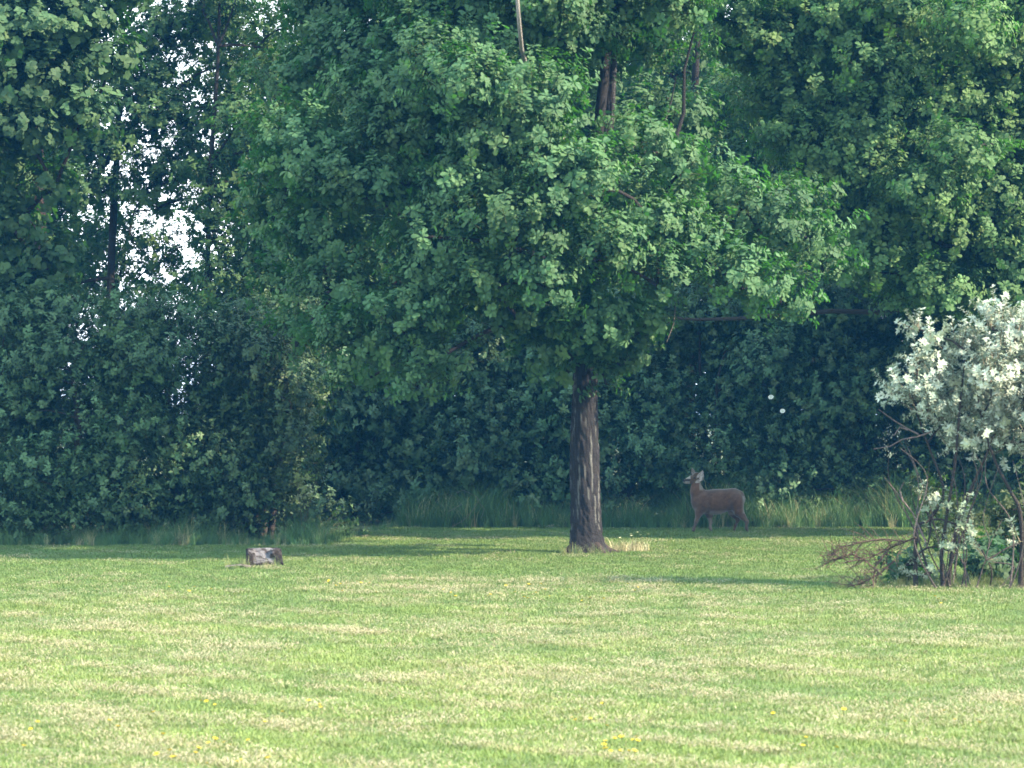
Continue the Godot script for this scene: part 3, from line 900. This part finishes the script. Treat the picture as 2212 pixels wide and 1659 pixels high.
# ---------------------------------------------------------------- silver shrub, brushwood, weeds
func build_silver_shrub() -> void:
	var d := 25.5
	var base := Vector3((2090 - 1106.0) / FOCAL * d, 0, -d)
	var t := thing("silver_shrub", base, "tall shrub with bright silvery white leaves at the right edge", "shrub")
	var bark := Color(0.09, 0.075, 0.072)
	var stems := [
		[[2035, 1262], [2030, 1200], [2045, 1120], [2060, 1000], [2070, 880], [2085, 760]],
		[[1976, 1255], [1978, 1190], [1985, 1140], [2010, 1120], [2040, 1060], [2010, 960], [1985, 880]],
		[[2205, 1250], [2205, 1120], [2180, 1060], [2150, 1000], [2120, 900], [2100, 800]],
		[[2230, 1260], [2240, 1100], [2230, 950], [2200, 820], [2180, 720]],
		[[2045, 1264], [2060, 1180], [2090, 1080], [2140, 960], [2170, 860]],
	]
	var line := []
	for s in stems:
		var pts := []
		var off := rr(-0.25, 0.25)
		for i in s.size():
			pts.append(spot(s[i][0], s[i][1], d) - base + Vector3(0, 0, off * i / s.size()) + jitter(0.012))
		pts[0].y = -0.03
		simple_trunk(t, pts, 0.02, 0.007, bark, "stem")
		line += pts.slice(3)
	for i in 18:
		var foot := Vector3(rr(-0.4, 0.75), -0.02, rr(-0.25, 0.25))
		var top := foot + Vector3(rr(-0.45, 0.35), rr(0.5, 1.5), rr(-0.25, 0.25))
		simple_trunk(t, [foot, foot.lerp(top, 0.35) + jitter(0.13), foot.lerp(top, 0.7) + jitter(0.16), top], rr(0.005, 0.011), 0.002, Color(0.2, 0.17, 0.16) * rr(0.5, 1.1), "stem")
	var clumps := []
	for e in [[1990, 705, 28, 20], [2020, 722, 26, 16], [1975, 775, 26, 22], [1940, 840, 32, 24], [1970, 850, 40, 30], [2020, 820, 60, 55], [2080, 760, 60, 50], [2080, 860, 75, 60], [2150, 700, 55, 36], [2160, 668, 20, 20], [2160, 780, 70, 60], [2200, 720, 45, 45],
		[2170, 880, 75, 60], [2040, 900, 50, 40], [2110, 940, 60, 36], [2070, 960, 32, 22], [2190, 950, 60, 40], [2250, 820, 80, 90], [2260, 940, 70, 60], [2320, 880, 80, 80], [2130, 820, 60, 60], [2000, 880, 36, 24], [2240, 700, 60, 50]]:
		var z := rr(-0.28, 0.28)
		clumps.append([spot(e[0], e[1], d) - base + Vector3(0, 0, z), Vector3(e[2], e[3], e[2] * 1.0) * (d / FOCAL)])
	var low := []
	for e in [[1985, 1080, 26, 22], [2030, 1090, 40, 26], [2060, 1120, 36, 34], [2000, 1170, 26, 40], [2050, 1180, 34, 30], [2015, 1230, 34, 26], [2090, 1150, 30, 26], [1990, 1240, 22, 16], [2200, 1165, 26, 20], [1960, 1215, 18, 20], [2120, 1200, 26, 20]]:
		low.append([spot(e[0], e[1], d) - base + Vector3(0, 0, rr(-0.1, 0.25)), Vector3(e[2], e[3], e[2]) * (d / FOCAL), 0.42])
	limbs(t, line, 0.03, clumps, bark, 0.004, "branch")
	limbs(t, line, 0.02, low, bark, 0.003, "branch")
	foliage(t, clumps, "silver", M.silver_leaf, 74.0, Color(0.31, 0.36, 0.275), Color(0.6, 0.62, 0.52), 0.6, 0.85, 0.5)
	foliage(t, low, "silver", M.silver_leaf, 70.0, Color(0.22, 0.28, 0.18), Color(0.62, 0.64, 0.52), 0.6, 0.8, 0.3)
	# bare grey twigs that stick out to the left
	for path in [[[2010, 935], [1980, 942], [1950, 952], [1920, 965], [1885, 972]], [[1985, 940], [1960, 928], [1930, 905], [1898, 885]], [[2005, 905], [1975, 885], [1945, 868]], [[1960, 928], [1945, 925], [1930, 940]], [[2000, 1170], [1970, 1110], [1940, 1070], [1910, 1030]], [[1950, 1085], [1945, 1060], [1950, 1040]]]:
		var pts := []
		var radii := []
		for i in path.size():
			pts.append(spot(path[i][0], path[i][1], d) - base + jitter(0.012))
			radii.append(lerpf(0.009, 0.003, float(i) / path.size()))
		var st := begin()
		tube(st, pts, radii, 5, Color(0.3, 0.24, 0.23))
		put(done(st), M.bark, "bare_twig", t)
	# dead reddish branch lying out of the shrub on the grass
	var dead := thing("dead_branch", Vector3((1870 - 1106.0) / FOCAL * 25.2, 0, -25.2), "tangled dead reddish brown branch lying left of the silver shrub", "branch")
	var mains := [[[1975, 1160], [1930, 1182], [1880, 1205], [1830, 1212], [1800, 1195]], [[1935, 1212], [1900, 1240], [1860, 1262], [1835, 1268]], [[1960, 1170], [1905, 1165], [1860, 1170], [1815, 1182], [1785, 1200]], [[1900, 1240], [1870, 1210], [1840, 1196], [1800, 1206], [1780, 1222]], [[1925, 1185], [1890, 1225], [1885, 1268]]]
	for path in mains:
		var pts := []
		var radii := []
		for i in path.size():
			pts.append(spot(path[i][0], path[i][1], 25.2) - dead.position + Vector3(0, 0, rr(-0.15, 0.15)))
			radii.append(lerpf(0.0085, 0.004, float(i) / path.size()))
		var st := begin()
		tube(st, pts, radii, 5, Color(0.17, 0.12, 0.1))
		for i in range(1, pts.size()):
			for k in 9:
				var o: Vector3 = pts[i].lerp(pts[i - 1], rng.randf())
				var dir := Vector3(rr(-1, 0.4), rr(-0.5, 0.9), rr(-0.7, 0.7)).normalized()
				var l := rr(0.08, 0.24)
				var e1 := o + dir * l * 0.5 + jitter(0.02)
				tube(st, [o, e1, o + dir * l + jitter(0.05)], [0.004, 0.003, 0.0015], 4, Color(0.21, 0.155, 0.125) * rr(0.8, 1.3))
				tube(st, [e1, e1 + jitter(0.09)], [0.0025, 0.0012], 4, Color(0.19, 0.115, 0.095))
		put(done(st), M.bark, "dead_bough", dead)
	# leafy weeds at the shrub's foot
	var rows := [[2110, 1262, 0.3, 0.2, "low leafy weed at the foot of the silver shrub, nearest its stems"], [2160, 1258, 0.34, 0.26, "leafy weed under the silver shrub, in the middle of the clump"], [2205, 1250, 0.4, 0.34, "tallest leafy weed under the silver shrub at the picture edge"], [1965, 1262, 0.22, 0.16, "small grey-green weed beside the dead reddish branch"], [2250, 1262, 0.4, 0.3, "leafy weed beyond the silver shrub at the right edge"], [2150, 1130, 0.5, 0.9, "olive green bramble standing behind the silver shrub's bare stems"], [2060, 1131, 0.45, 0.85, "left one of the olive green brambles behind the silver shrub"], [2200, 1132, 0.4, 0.9, "olive green bramble behind the silver shrub at the picture edge"]]
	for e in rows:
		var dd: float = ground_depth(e[1]) if e[1] > 1200 else 26.6
		var w := thing("leafy_weed", Vector3((e[0] - 1106.0) / FOCAL * dd, 0, -dd), e[4], "weed", "weeds under the silver shrub")
		var cl := []
		for i in 6:
			cl.append([Vector3(rr(-1, 1) * e[2] * 0.6, e[3] * rr(0.3, 1.0), rr(-0.15, 0.15)), Vector3(0.13, 0.1, 0.13), 1.0])
		var ws := begin()
		for c in cl:
			tube(ws, [Vector3(c[0].x * 0.4, -0.01, c[0].z), Vector3(c[0].x * 0.8, c[0].y * 0.6, c[0].z), c[0]], [0.004, 0.003, 0.002], 4, Color(0.1, 0.12, 0.06))
		put(done(ws), M.bark, "stalks", w)
		foliage(w, cl, "oval" if e[3] < 0.8 else "small", M.leaf, 60.0, Color(0.055, 0.115, 0.06) if e[3] < 0.8 else Color(0.085, 0.11, 0.05), Color(0.13, 0.18, 0.08), 0.5, 0.8, 0.4)

# ---------------------------------------------------------------- log
func build_log() -> void:
	var d := ground_depth(1224.0)
	var t := thing("log", Vector3((569 - 1106.0) / FOCAL * d, 0, -d), "short weathered grey log with dark bark ends lying on the lawn", "log")
	t.rotation.y = 0.12
	var st := begin()
	var rings := []
	var tones := []
	var sides := 40
	var n := 30
	for i in n + 1:
		var s := float(i) / n
		var x := lerpf(-0.165, 0.18, s)
		var ring := []
		var tone := []
		for k in sides:
			var a := TAU * k / sides
			var r := 0.108 + 0.012 * noise_b.get_noise_3d(x * 8.0, cos(a) * 2.0, sin(a) * 2.0) + 0.006 * noise_b.get_noise_3d(x * 40.0, cos(a) * 12.0, sin(a) * 12.0)
			var y := cos(a) * r * 0.92 + 0.088
			var z := sin(a) * r
			y += 0.012 * signf(cos(a)) * pow(absf(sin(2.0 * a)), 2.0)
			z += 0.012 * signf(sin(a)) * pow(absf(sin(2.0 * a)), 2.0)
			var ragged := 0.09 * noise_b.get_noise_3d(cos(a) * 4.0, sin(a) * 4.0, 7.0)
			# the split side: a flat weathered face that slopes towards the camera
			var q := Vector2(y - 0.088, z).dot(Vector2(0.62, 0.78))
			var split := q > 0.058 and s > 0.17 + ragged and s < 0.76 - ragged
			if split:
				var over := q - 0.062 - 0.008 * noise_b.get_noise_3d(x * 12.0, q * 50.0, 3.0)
				y -= over * 0.62
				z -= over * 0.78
			ring.append(Vector3(x + (0.1 - y) * (0.3 * s - 0.05) + 0.03 * noise_b.get_noise_3d(cos(a) * 5.0, sin(a) * 5.0, s * 2.0), maxf(y, -0.01), z))
			var g := noise_b.get_noise_3d(x * 22.0 + y * 20.0, y * 40.0 - x * 12.0, z * 40.0)
			var c := Color(0.05, 0.042, 0.045).lerp(Color(0.1, 0.085, 0.085), clampf(0.5 + g, 0, 1))
			if split or (s > 0.08 + ragged and s < 0.8 + ragged and cos(a) > 0.5):
				c = Color(0.14, 0.135, 0.15).lerp(Color(0.36, 0.35, 0.39), clampf(0.5 + g * 1.4, 0, 1))
				if g < -0.22:
					c = Color(0.1, 0.08, 0.08)
			tone.append(c)
		rings.append(ring)
		tones.append(tone)
	for i in n:
		for k in sides:
			var k2 := (k + 1) % sides
			for e in [[i, k], [i, k2], [i + 1, k2], [i, k], [i + 1, k2], [i + 1, k]]:
				st.set_color(tones[e[0]][e[1]])
				st.add_vertex(rings[e[0]][e[1]])
	put(done(st), M.bark, "log_body", t)
	for e in [0, n]:
		var ends := begin()
		var c := Vector3.ZERO
		for v in rings[e]:
			c += v
		c = c / sides + Vector3(-0.012 if e == 0 else 0.012, 0, 0)
		for k in sides:
			var k2 := (k + 1) % sides
			var v := 0.07 + 0.03 * sin(k * 1.3)
			if e == 0:
				tri(ends, c, rings[e][k2], rings[e][k], Color(v, v * 0.86, v * 0.84))
			else:
				tri(ends, c, rings[e][k], rings[e][k2], Color(v, v * 0.9, v * 0.92))
		put(done(ends), M.bark, "cut_end", t)
	# a flake of bark that has dropped off beside it
	var fd := ground_depth(1229.0)
	var f := thing("bark_flake", Vector3((515 - 1106.0) / FOCAL * fd, 0, -fd), "pale flake of bark lying in the grass left of the log", "bark")
	var fs := begin()
	var prev := []
	for i in 9:
		var s := i / 8.0
		var row := []
		for k in 5:
			var v := k / 4.0 - 0.5
			row.append(Vector3(lerpf(-0.13, 0.13, s), 0.03 + 0.02 * sin(s * 3.0) - 0.05 * v * v + 0.01 * noise_b.get_noise_2d(i * 3.0, k * 4.0), v * 0.08 * (0.5 + sin(PI * s))))
		if i:
			for k in 4:
				quad(fs, prev[k], row[k], row[k + 1], prev[k + 1], Color(0.3, 0.27, 0.22) * (0.8 + 0.5 * noise_b.get_noise_2d(i * 7.0, k * 9.0)) + Color(0.12, 0.12, 0.1) * (1.0 - s))
		prev = row
	put(done(fs), M.bark, "flake", f)

# ---------------------------------------------------------------- deer
func bone_distance(p: Vector3, b: Array) -> float:
	# b: [from, to, radius from, radius to, flattening across]
	var q := p
	var a: Vector3 = b[0]
	var ab: Vector3 = b[1] - a
	var k: float = b[4]
	var pa := q - a
	pa.z *= k
	var abz := Vector3(ab.x, ab.y, ab.z * k)
	var h := clampf(pa.dot(abz) / maxf(abz.length_squared(), 1e-9), 0.0, 1.0)
	return ((pa - abz * h).length() - lerpf(b[2], b[3], h)) / (0.5 + 0.5 * k)

func field_mesh(bones: Array, cell: float, blend: float, paint: Callable, rough: float) -> ArrayMesh:
	# surface nets over the smooth union of the bones
	var lo := Vector3(1e9, 1e9, 1e9)
	var hi := -lo
	for b in bones:
		var r := Vector3.ONE * (maxf(b[2], b[3]) + cell * 2.5)
		lo = lo.min((b[0] - r).min(b[1] - r))
		hi = hi.max((b[0] + r).max(b[1] + r))
	var nx := int((hi.x - lo.x) / cell) + 2
	var ny := int((hi.y - lo.y) / cell) + 2
	var nz := int((hi.z - lo.z) / cell) + 2
	var val := PackedFloat32Array()
	val.resize(nx * ny * nz)
	val.fill(1.0)
	for b in bones:
		var reach: float = maxf(b[2], b[3]) + blend * 1.5 + cell * 2.0
		var l: Vector3 = ((b[0].min(b[1]) - Vector3.ONE * reach - lo) / cell).floor().max(Vector3.ZERO)
		var h: Vector3 = ((b[0].max(b[1]) + Vector3.ONE * reach - lo) / cell).ceil()
		for z in range(int(l.z), mini(int(h.z) + 1, nz)):
			for y in range(int(l.y), mini(int(h.y) + 1, ny)):
				for x in range(int(l.x), mini(int(h.x) + 1, nx)):
					var i := x + nx * (y + ny * z)
					var d := bone_distance(lo + Vector3(x, y, z) * cell, b)
					var o := val[i]
					if o > 0.9:
						val[i] = d
					else:
						var m := clampf(0.5 + 0.5 * (o - d) / blend, 0.0, 1.0)
						val[i] = lerpf(o, d, m) - blend * m * (1.0 - m)
	var vert := {}
	var pos := PackedVector3Array()
	var col := PackedColorArray()
	var idx := PackedInt32Array()
	var corner := [0, 1, nx, nx + 1, nx * ny, nx * ny + 1, nx * ny + nx, nx * ny + nx + 1]
	var edges := [[0, 1], [2, 3], [4, 5], [6, 7], [0, 2], [1, 3], [4, 6], [5, 7], [0, 4], [1, 5], [2, 6], [3, 7]]
	for z in nz - 1:
		for y in ny - 1:
			for x in nx - 1:
				var i := x + nx * (y + ny * z)
				var inside := 0
				for c in corner:
					if val[i + c] < 0.0:
						inside += 1
				if inside == 0 or inside == 8:
					continue
				var sum := Vector3.ZERO
				var cnt := 0
				for e in edges:
					var va := val[i + corner[e[0]]]
					var vb := val[i + corner[e[1]]]
					if (va < 0.0) != (vb < 0.0):
						var t := va / (va - vb)
						var pa := Vector3(e[0] & 1, (e[0] >> 1) & 1, e[0] >> 2)
						var pb := Vector3(e[1] & 1, (e[1] >> 1) & 1, e[1] >> 2)
						sum += pa.lerp(pb, t)
						cnt += 1
				var p := lo + (Vector3(x, y, z) + sum / cnt) * cell
				vert[i] = pos.size()
				p += Vector3.ONE * rough * noise_b.get_noise_3d(p.x * 30.0, p.y * 30.0, p.z * 30.0)
				pos.append(p)
				col.append(paint.call(p))
	var steps := [1, nx, nx * ny]
	for i in vert:
		var x: int = i % nx
		var y: int = (i / nx) % ny
		var z: int = i / (nx * ny)
		for ax in 3:
			var b1: int = (ax + 1) % 3
			var b2: int = (ax + 2) % 3
			var at := [x, y, z]
			if at[b1] == 0 or at[b2] == 0:
				continue
			var v0 := val[i] < 0.0
			var v1 := val[i + steps[ax]] < 0.0
			if v0 == v1:
				continue
			var q := [i, i - steps[b1], i - steps[b1] - steps[b2], i - steps[b2]]
			if not (vert.has(q[1]) and vert.has(q[2]) and vert.has(q[3])):
				continue
			var w := [vert[q[0]], vert[q[1]], vert[q[2]], vert[q[3]]]
			if v0:
				idx.append_array(PackedInt32Array([w[0], w[2], w[1], w[0], w[3], w[2]]))
			else:
				idx.append_array(PackedInt32Array([w[0], w[1], w[2], w[0], w[2], w[3]]))
	var arr := []
	arr.resize(Mesh.ARRAY_MAX)
	arr[Mesh.ARRAY_VERTEX] = pos
	arr[Mesh.ARRAY_COLOR] = col
	arr[Mesh.ARRAY_INDEX] = idx
	var am := ArrayMesh.new()
	am.add_surface_from_arrays(Mesh.PRIMITIVE_TRIANGLES, arr)
	var st := SurfaceTool.new()
	st.create_from(am, 0)
	st.generate_normals()
	return st.commit()

func dz(x: float, y: float, z: float) -> Vector3:
	return Vector3((x - 1200.0) * 0.000891, (1292.0 - y) * 0.000891, z)

func chain(list: Array, flat := 1.0) -> Array:
	# rows of [x, y, z in metres, radius] -> bones
	var out := []
	for i in list.size() - 1:
		var a = list[i]
		var b = list[i + 1]
		out.append([dz(a[0], a[1], a[2]), dz(b[0], b[1], b[2]), a[3] * 0.000891, b[3] * 0.000891, flat])
	return out

func coat(p: Vector3) -> Color:
	var x := p.x / 0.000891 + 1200.0
	var y := 1292.0 - p.y / 0.000891
	var c := Color(0.185, 0.098, 0.058)
	c = c.lerp(Color(0.145, 0.084, 0.054), clampf((y - 760.0) / 200.0, 0.0, 1.0) * clampf((1420.0 - x) / 150.0, 0.0, 1.0))
	c = c.lerp(Color(0.185, 0.1, 0.064), clampf((x - 1380.0) / 120.0, 0.0, 1.0))
	if y > 1000.0:
		c = c.lerp(Color(0.17, 0.125, 0.095), clampf((y - 1000.0) / 120.0, 0.0, 1.0))
	c *= 1.0 + 0.35 * noise_b.get_noise_3d(p.x * 22.0, p.y * 40.0, p.z * 40.0) + 0.3 * noise_b.get_noise_3d(p.x * 7.0 + 5.0, p.y * 7.0, p.z * 7.0)
	# darker along the spine and the crease behind the shoulder
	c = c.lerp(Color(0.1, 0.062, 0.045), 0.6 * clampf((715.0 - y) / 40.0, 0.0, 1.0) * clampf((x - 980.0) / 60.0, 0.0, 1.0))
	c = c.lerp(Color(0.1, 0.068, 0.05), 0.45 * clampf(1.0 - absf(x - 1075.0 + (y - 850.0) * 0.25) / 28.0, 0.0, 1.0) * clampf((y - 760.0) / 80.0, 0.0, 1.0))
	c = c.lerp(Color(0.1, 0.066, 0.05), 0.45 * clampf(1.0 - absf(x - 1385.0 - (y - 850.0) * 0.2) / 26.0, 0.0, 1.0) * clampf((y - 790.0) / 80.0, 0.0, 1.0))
	c.a = 1.0
	# pale belly, inner thighs and edge of the rump
	if x > 1080.0 and x < 1440.0 and y > 960.0 and y < 1040.0:
		c = c.lerp(Color(0.36, 0.3, 0.25), clampf((y - 960.0) / 40.0, 0.0, 1.0))
	if x > 1525.0 and y > 760.0 and y < 1010.0:
		c = c.lerp(Color(0.36, 0.31, 0.27), clampf((x - 1535.0) / 35.0, 0.0, 1.0))
	if y > 1080.0 and absf(p.z) < 0.055 and x > 1030.0 and x < 1180.0:
		c = c.lerp(Color(0.4, 0.35, 0.29), 0.6)
	if y > 1265.0:
		c = Color(0.03, 0.027, 0.025)
	if y < 690.0 and x > 930.0 and x < 985.0:
		c = c.lerp(Color(0.42, 0.38, 0.34), clampf((690.0 - y) / 40.0, 0.0, 0.8))
	return c

func face(p: Vector3) -> Color:
	var x := p.x / 0.000891 + 1200.0
	var y := 1292.0 - p.y / 0.000891
	var c := Color(0.17, 0.11, 0.07)
	if x < 800.0:
		c = Color(0.075, 0.06, 0.052)
	if x < 800.0 and y > 548.0:
		c = Color(0.45, 0.42, 0.38)
	if x < 722.0:
		c = Color(0.03, 0.028, 0.028) if y > 520.0 and y < 560.0 else Color(0.42, 0.4, 0.37)
	if x > 725.0 and x < 805.0 and y < 512.0:
		c = Color(0.5, 0.47, 0.43)
	var cheek := Vector2((x - 925.0) / 50.0, (y - 560.0) / 38.0).length()
	if p.z > 0.0:
		c = c.lerp(Color(0.66, 0.62, 0.6), clampf((1.15 - cheek) * 3.0, 0.0, 1.0))
	return c

func make_ear(length: float, width: float, inside: Color) -> ArrayMesh:
	# a cupped leaf along +Y, hollow side towards +Z, with thickness
	var st := begin()
	var rows := []
	var n := 12
	for i in n + 1:
		var t := float(i) / n
		var w := width * sin(PI * pow(t, 0.75) * 0.97 + 0.1) * (1.0 - 0.25 * t)
		var row := []
		for k in 9:
			var v := k / 4.0 - 1.0
			row.append(Vector3(v * w, t * length, v * v * w * 0.65 - 0.006 * sin(PI * t)))
		rows.append(row)
	for i in n:
		for k in 8:
			var stripe := inside if (k + i / 3) % 3 != 1 else inside * 0.55
			stripe = stripe if k > 0 and k < 7 else Color(0.2, 0.15, 0.12)
			quad(st, rows[i][k], rows[i][k + 1], rows[i + 1][k + 1], rows[i + 1][k], stripe)
			var o := Vector3(0, 0, -0.004)
			quad(st, rows[i][k] + o, rows[i + 1][k] + o, rows[i + 1][k + 1] + o, rows[i][k + 1] + o, Color(0.15, 0.1, 0.08))
		for k in [0, 8]:
			var o := Vector3(0, 0, -0.004)
			quad(st, rows[i][k], rows[i + 1][k], rows[i + 1][k] + o, rows[i][k] + o, Color(0.2, 0.15, 0.12))
	return done(st)

func build_deer() -> void:
	var d := 37.0
	var t := thing("deer", Vector3((1550 - 1106.0) / FOCAL * d, 0, -d), "small brown deer standing in profile by the hedge, head raised to the left", "deer")
	var b := []
	b += chain([[988, 846, 0, 172], [1190, 846, 0, 178], [1405, 806, 0, 156]], 1.3)
	b += chain([[985, 800, 0.062, 78], [1000, 905, 0.07, 70]])
	b += chain([[985, 800, -0.062, 78], [1000, 905, -0.07, 70]])
	b += chain([[1455, 790, 0.06, 92], [1475, 880, 0.075, 82]])
	b += chain([[1455, 790, -0.06, 92], [1475, 880, -0.075, 82]])
	b += chain([[1440, 800, 0, 140], [1425, 830, 0, 140]], 1.2)
	b += chain([[935, 780, 0, 122], [900, 700, 0, 94], [888, 600, -0.004, 72]], 1.15)
	b += chain([[975, 900, 0.055, 95], [930, 985, 0.06, 58], [888, 1120, 0.062, 26], [852, 1235, 0.062, 17], [834, 1284, 0.062, 19]])
	b += chain([[1020, 930, -0.05, 90], [1085, 1030, -0.05, 50], [1102, 1140, -0.05, 23], [1098, 1225, -0.05, 16], [1118, 1284, -0.05, 19]])
	b += chain([[1465, 850, 0.05, 118], [1500, 985, 0.062, 72], [1560, 1060, 0.062, 42], [1618, 1130, 0.06, 26], [1612, 1220, 0.06, 18], [1632, 1284, 0.06, 20]])
	b += chain([[1430, 880, -0.05, 105], [1425, 1000, -0.06, 62], [1462, 1055, -0.06, 38], [1500, 1112, -0.06, 24], [1462, 1200, -0.06, 16], [1436, 1284, -0.06, 19]])
	b += chain([[1530, 730, 0, 40], [1562, 800, 0, 32], [1566, 860, 0, 18]])
	put(field_mesh(b, 0.011, 0.03, coat, 0.0), M.hide, "body", t)
	var h := []
	h += chain([[884, 610, -0.004, 60], [890, 520, 0, 62]], 1.1)
	h += chain([[892, 505, 0, 62], [830, 512, 0, 48], [770, 532, 0, 33], [728, 545, 0, 27]], 1.1)
	h += chain([[850, 545, 0, 40], [760, 562, 0, 22], [730, 565, 0, 18]], 1.1)
	h += chain([[870, 455, 0.018, 26], [905, 440, 0.02, 24]])
	h += chain([[870, 455, -0.018, 26], [905, 440, -0.02, 24]])
	put(field_mesh(h, 0.0045, 0.018, face, 0.0), M.hide, "head", t)
	var nose := put(SphereMesh.new(), M.eye, "nose", t)
	nose.position = dz(706, 535, 0)
	nose.scale = Vector3(0.022, 0.02, 0.026)
	var near := put(make_ear(0.165, 0.06, Color(0.8, 0.74, 0.71)), M.hide, "ear", t)
	near.position = dz(915, 550, 0.045)
	near.rotation = Vector3(0.05, -0.1, -0.4)
	var far := put(make_ear(0.12, 0.036, Color(0.4, 0.36, 0.32)), M.hide, "ear", t)
	far.position = dz(870, 470, -0.035)
	far.rotation = Vector3(-0.2, -0.5, 0.45)
	for s in [1, -1]:
		var ball := SphereMesh.new()
		ball.radius = 0.011
		ball.height = 0.022
		ball.radial_segments = 16
		ball.rings = 8
		var eye := put(ball, M.eye, "eye", t)
		eye.position = dz(858, 500, 0.043 * s)

# ---------------------------------------------------------------- small things
func make_flower(petals: int, size: float, col: Color, stalk: float, heart: Color) -> ArrayMesh:
	var st := begin()
	tube(st, [Vector3.ZERO, Vector3(0.004, stalk * 0.5, 0.002), Vector3(0, stalk, 0)], [0.0016, 0.0014, 0.0014], 4, Color(0.1, 0.16, 0.05))
	for i in petals:
		var a := TAU * i / petals
		leaf(st, Vector3(0, stalk, 0), Vector3(cos(a), 0.45, sin(a)).normalized(), Vector3.UP, size, [[0.0, 0.08], [0.5, 0.4], [0.85, 0.36], [1.0, 0.1]], 0.3, 0.1, col)
	tube(st, [Vector3(0, stalk, 0), Vector3(0, stalk + size * 0.3, 0)], [size * 0.25, size * 0.18], 6, heart)
	return done(st)

func build_small_things() -> void:
	# yellow flowers in the turf, in loose drifts
	var fl := make_flower(6, 0.013, Color(0.75, 0.52, 0.03), 0.055, Color(0.6, 0.36, 0.02))
	var spots := []
	for e in [[1180, 1290, 240, 20, 22, "in the dry strip just below the oak trunk"], [760, 1278, 60, 14, 9, "in the small drift right of and below the log"], [460, 1640, 140, 30, 16, "at the lower left, near the picture's bottom edge"], [1340, 1630, 40, 18, 14, "in the dense cluster at the bottom edge below the oak"], [560, 1560, 160, 30, 8, "scattered in the near lawn left of the middle"], [1280, 1560, 60, 30, 6, "in the near lawn below the oak trunk"], [1900, 1600, 250, 50, 10, "in the near lawn at the lower right"], [420, 1285, 60, 14, 4, "left of and below the log"], [1990, 1310, 50, 10, 3, "on the lawn below the dead reddish branch"], [200, 1600, 150, 40, 6, "in the bottom left corner of the lawn"]]:
		for i in e[4]:
			var py: float = e[1] + rr(-1, 1) * e[3]
			var dd := ground_depth(py)
			spots.append([Vector3((e[0] + rr(-1, 1) * e[2] - 1106.0) / FOCAL * dd, 0, -dd), e[5]])
	for p in spots:
		var f := put(fl, M.petal, "yellow_flower")
		f.position = p[0]
		f.rotation = Vector3(rr(-0.3, 0.3), rr(0, TAU), rr(-0.3, 0.3))
		f.scale = Vector3.ONE * rr(0.7, 1.15)
		tag(f, "small yellow flower " + p[1], "flower", "yellow flowers in the lawn")
	# white heads in the hedge
	var wb := make_flower(9, 0.04, Color(0.8, 0.8, 0.74), 0.12, Color(0.7, 0.7, 0.5))
	for e in [[1668, 858, "upper of the two white blossom heads in the dark hedge"], [1693, 888, "lower of the two white blossom heads in the dark hedge"]]:
		var f := put(wb, M.petal, "white_blossom")
		f.position = spot(e[0], e[1], 38.75) - Vector3(0, 0.08, 0)
		f.rotation = Vector3(0.9, 0, 0.2)
		tag(f, e[2], "blossom", "white blossoms in the hedge")
	# dry weeds beside the oak's foot
	var d := ground_depth(1192.0)
	var t := thing("dry_weed", Vector3((1345 - 1106.0) / FOCAL * d, 0, -d), "straw-coloured dry weeds with pale flower tips at the oak's foot", "weed")
	var places := []
	var tints := []
	for i in 46:
		var s := rr(0.16, 0.42)
		places.append(Transform3D(Basis(Vector3.UP, rr(0, TAU)).scaled(Vector3(s * 1.6, s, s * 1.6)), Vector3(rr(-0.24, 0.28), 0, rr(-0.12, 0.12))))
		var c := Color(0.56, 0.49, 0.33).lerp(Color(0.24, 0.26, 0.12), rng.randf() * 0.6)
		c.a = 1.0
		tints.append(c)
	scatter(make_long_grass(14, 0.5), M.straw, places, tints, "dry_stalks", t).set_meta("kind", "stuff")
	for i in 7:
		var f := put(make_flower(6, 0.018, Color(0.6, 0.62, 0.4), rr(0.13, 0.22), Color(0.5, 0.5, 0.25)), M.petal, "flower_head", t)
		f.position = Vector3(rr(-0.16, 0.3), 0, rr(-0.08, 0.1))
		f.rotation = Vector3(rr(-0.2, 0.2), 0, rr(-0.2, 0.2))
	# pale dead twigs half hidden in the tall grass
	var pd := 38.0
	var p := thing("fallen_branch", Vector3((1010 - 1106.0) / FOCAL * pd, 0, -pd), "pale dead twigs arching out of the tall grass left of the oak", "branch")
	for path in [[[975, 1138], [1000, 1125], [1020, 1105], [1033, 1085], [1030, 1072]], [[970, 1105], [985, 1098], [1000, 1090]], [[985, 1065], [1000, 1060], [1025, 1068], [1035, 1080]], [[1033, 1085], [1045, 1100], [1040, 1120]]]:
		var pts := []
		for e in path:
			pts.append(spot(e[0], e[1], pd) - p.position + jitter(0.01))
		var st := begin()
		var radii := []
		for i in pts.size():
			radii.append(lerpf(0.0045, 0.002, float(i) / pts.size()))
		tube(st, pts, radii, 5, Color(0.3, 0.3, 0.24))
		put(done(st), M.bark, "twig", p)
	# a stem with pale leaves where thicket and hedge meet
	var q := thing("pale_leaved_shoot", Vector3((655 - 1106.0) / FOCAL * 34.2, 0, -34.2), "thin shoot with pale leaves at the thicket's right corner", "plant")
	var qs := begin()
	var cl := []
	for e in [[640, 1040], [665, 1065], [685, 1042], [672, 1080]]:
		var c := spot(e[0], e[1], 34.2) - q.position
		tube(qs, [Vector3(0, 0, 0), Vector3(c.x * 0.4, c.y * 0.6, 0.02), c], [0.005, 0.004, 0.002], 4, Color(0.16, 0.15, 0.09))
		cl.append([c, Vector3(0.06, 0.05, 0.06), 1.0])
	put(done(qs), M.bark, "stalks", q)
	foliage(q, cl, "small", M.leaf, 90.0, Color(0.22, 0.26, 0.1), Color(0.45, 0.45, 0.3), 0.7, 0.7, 0.5)
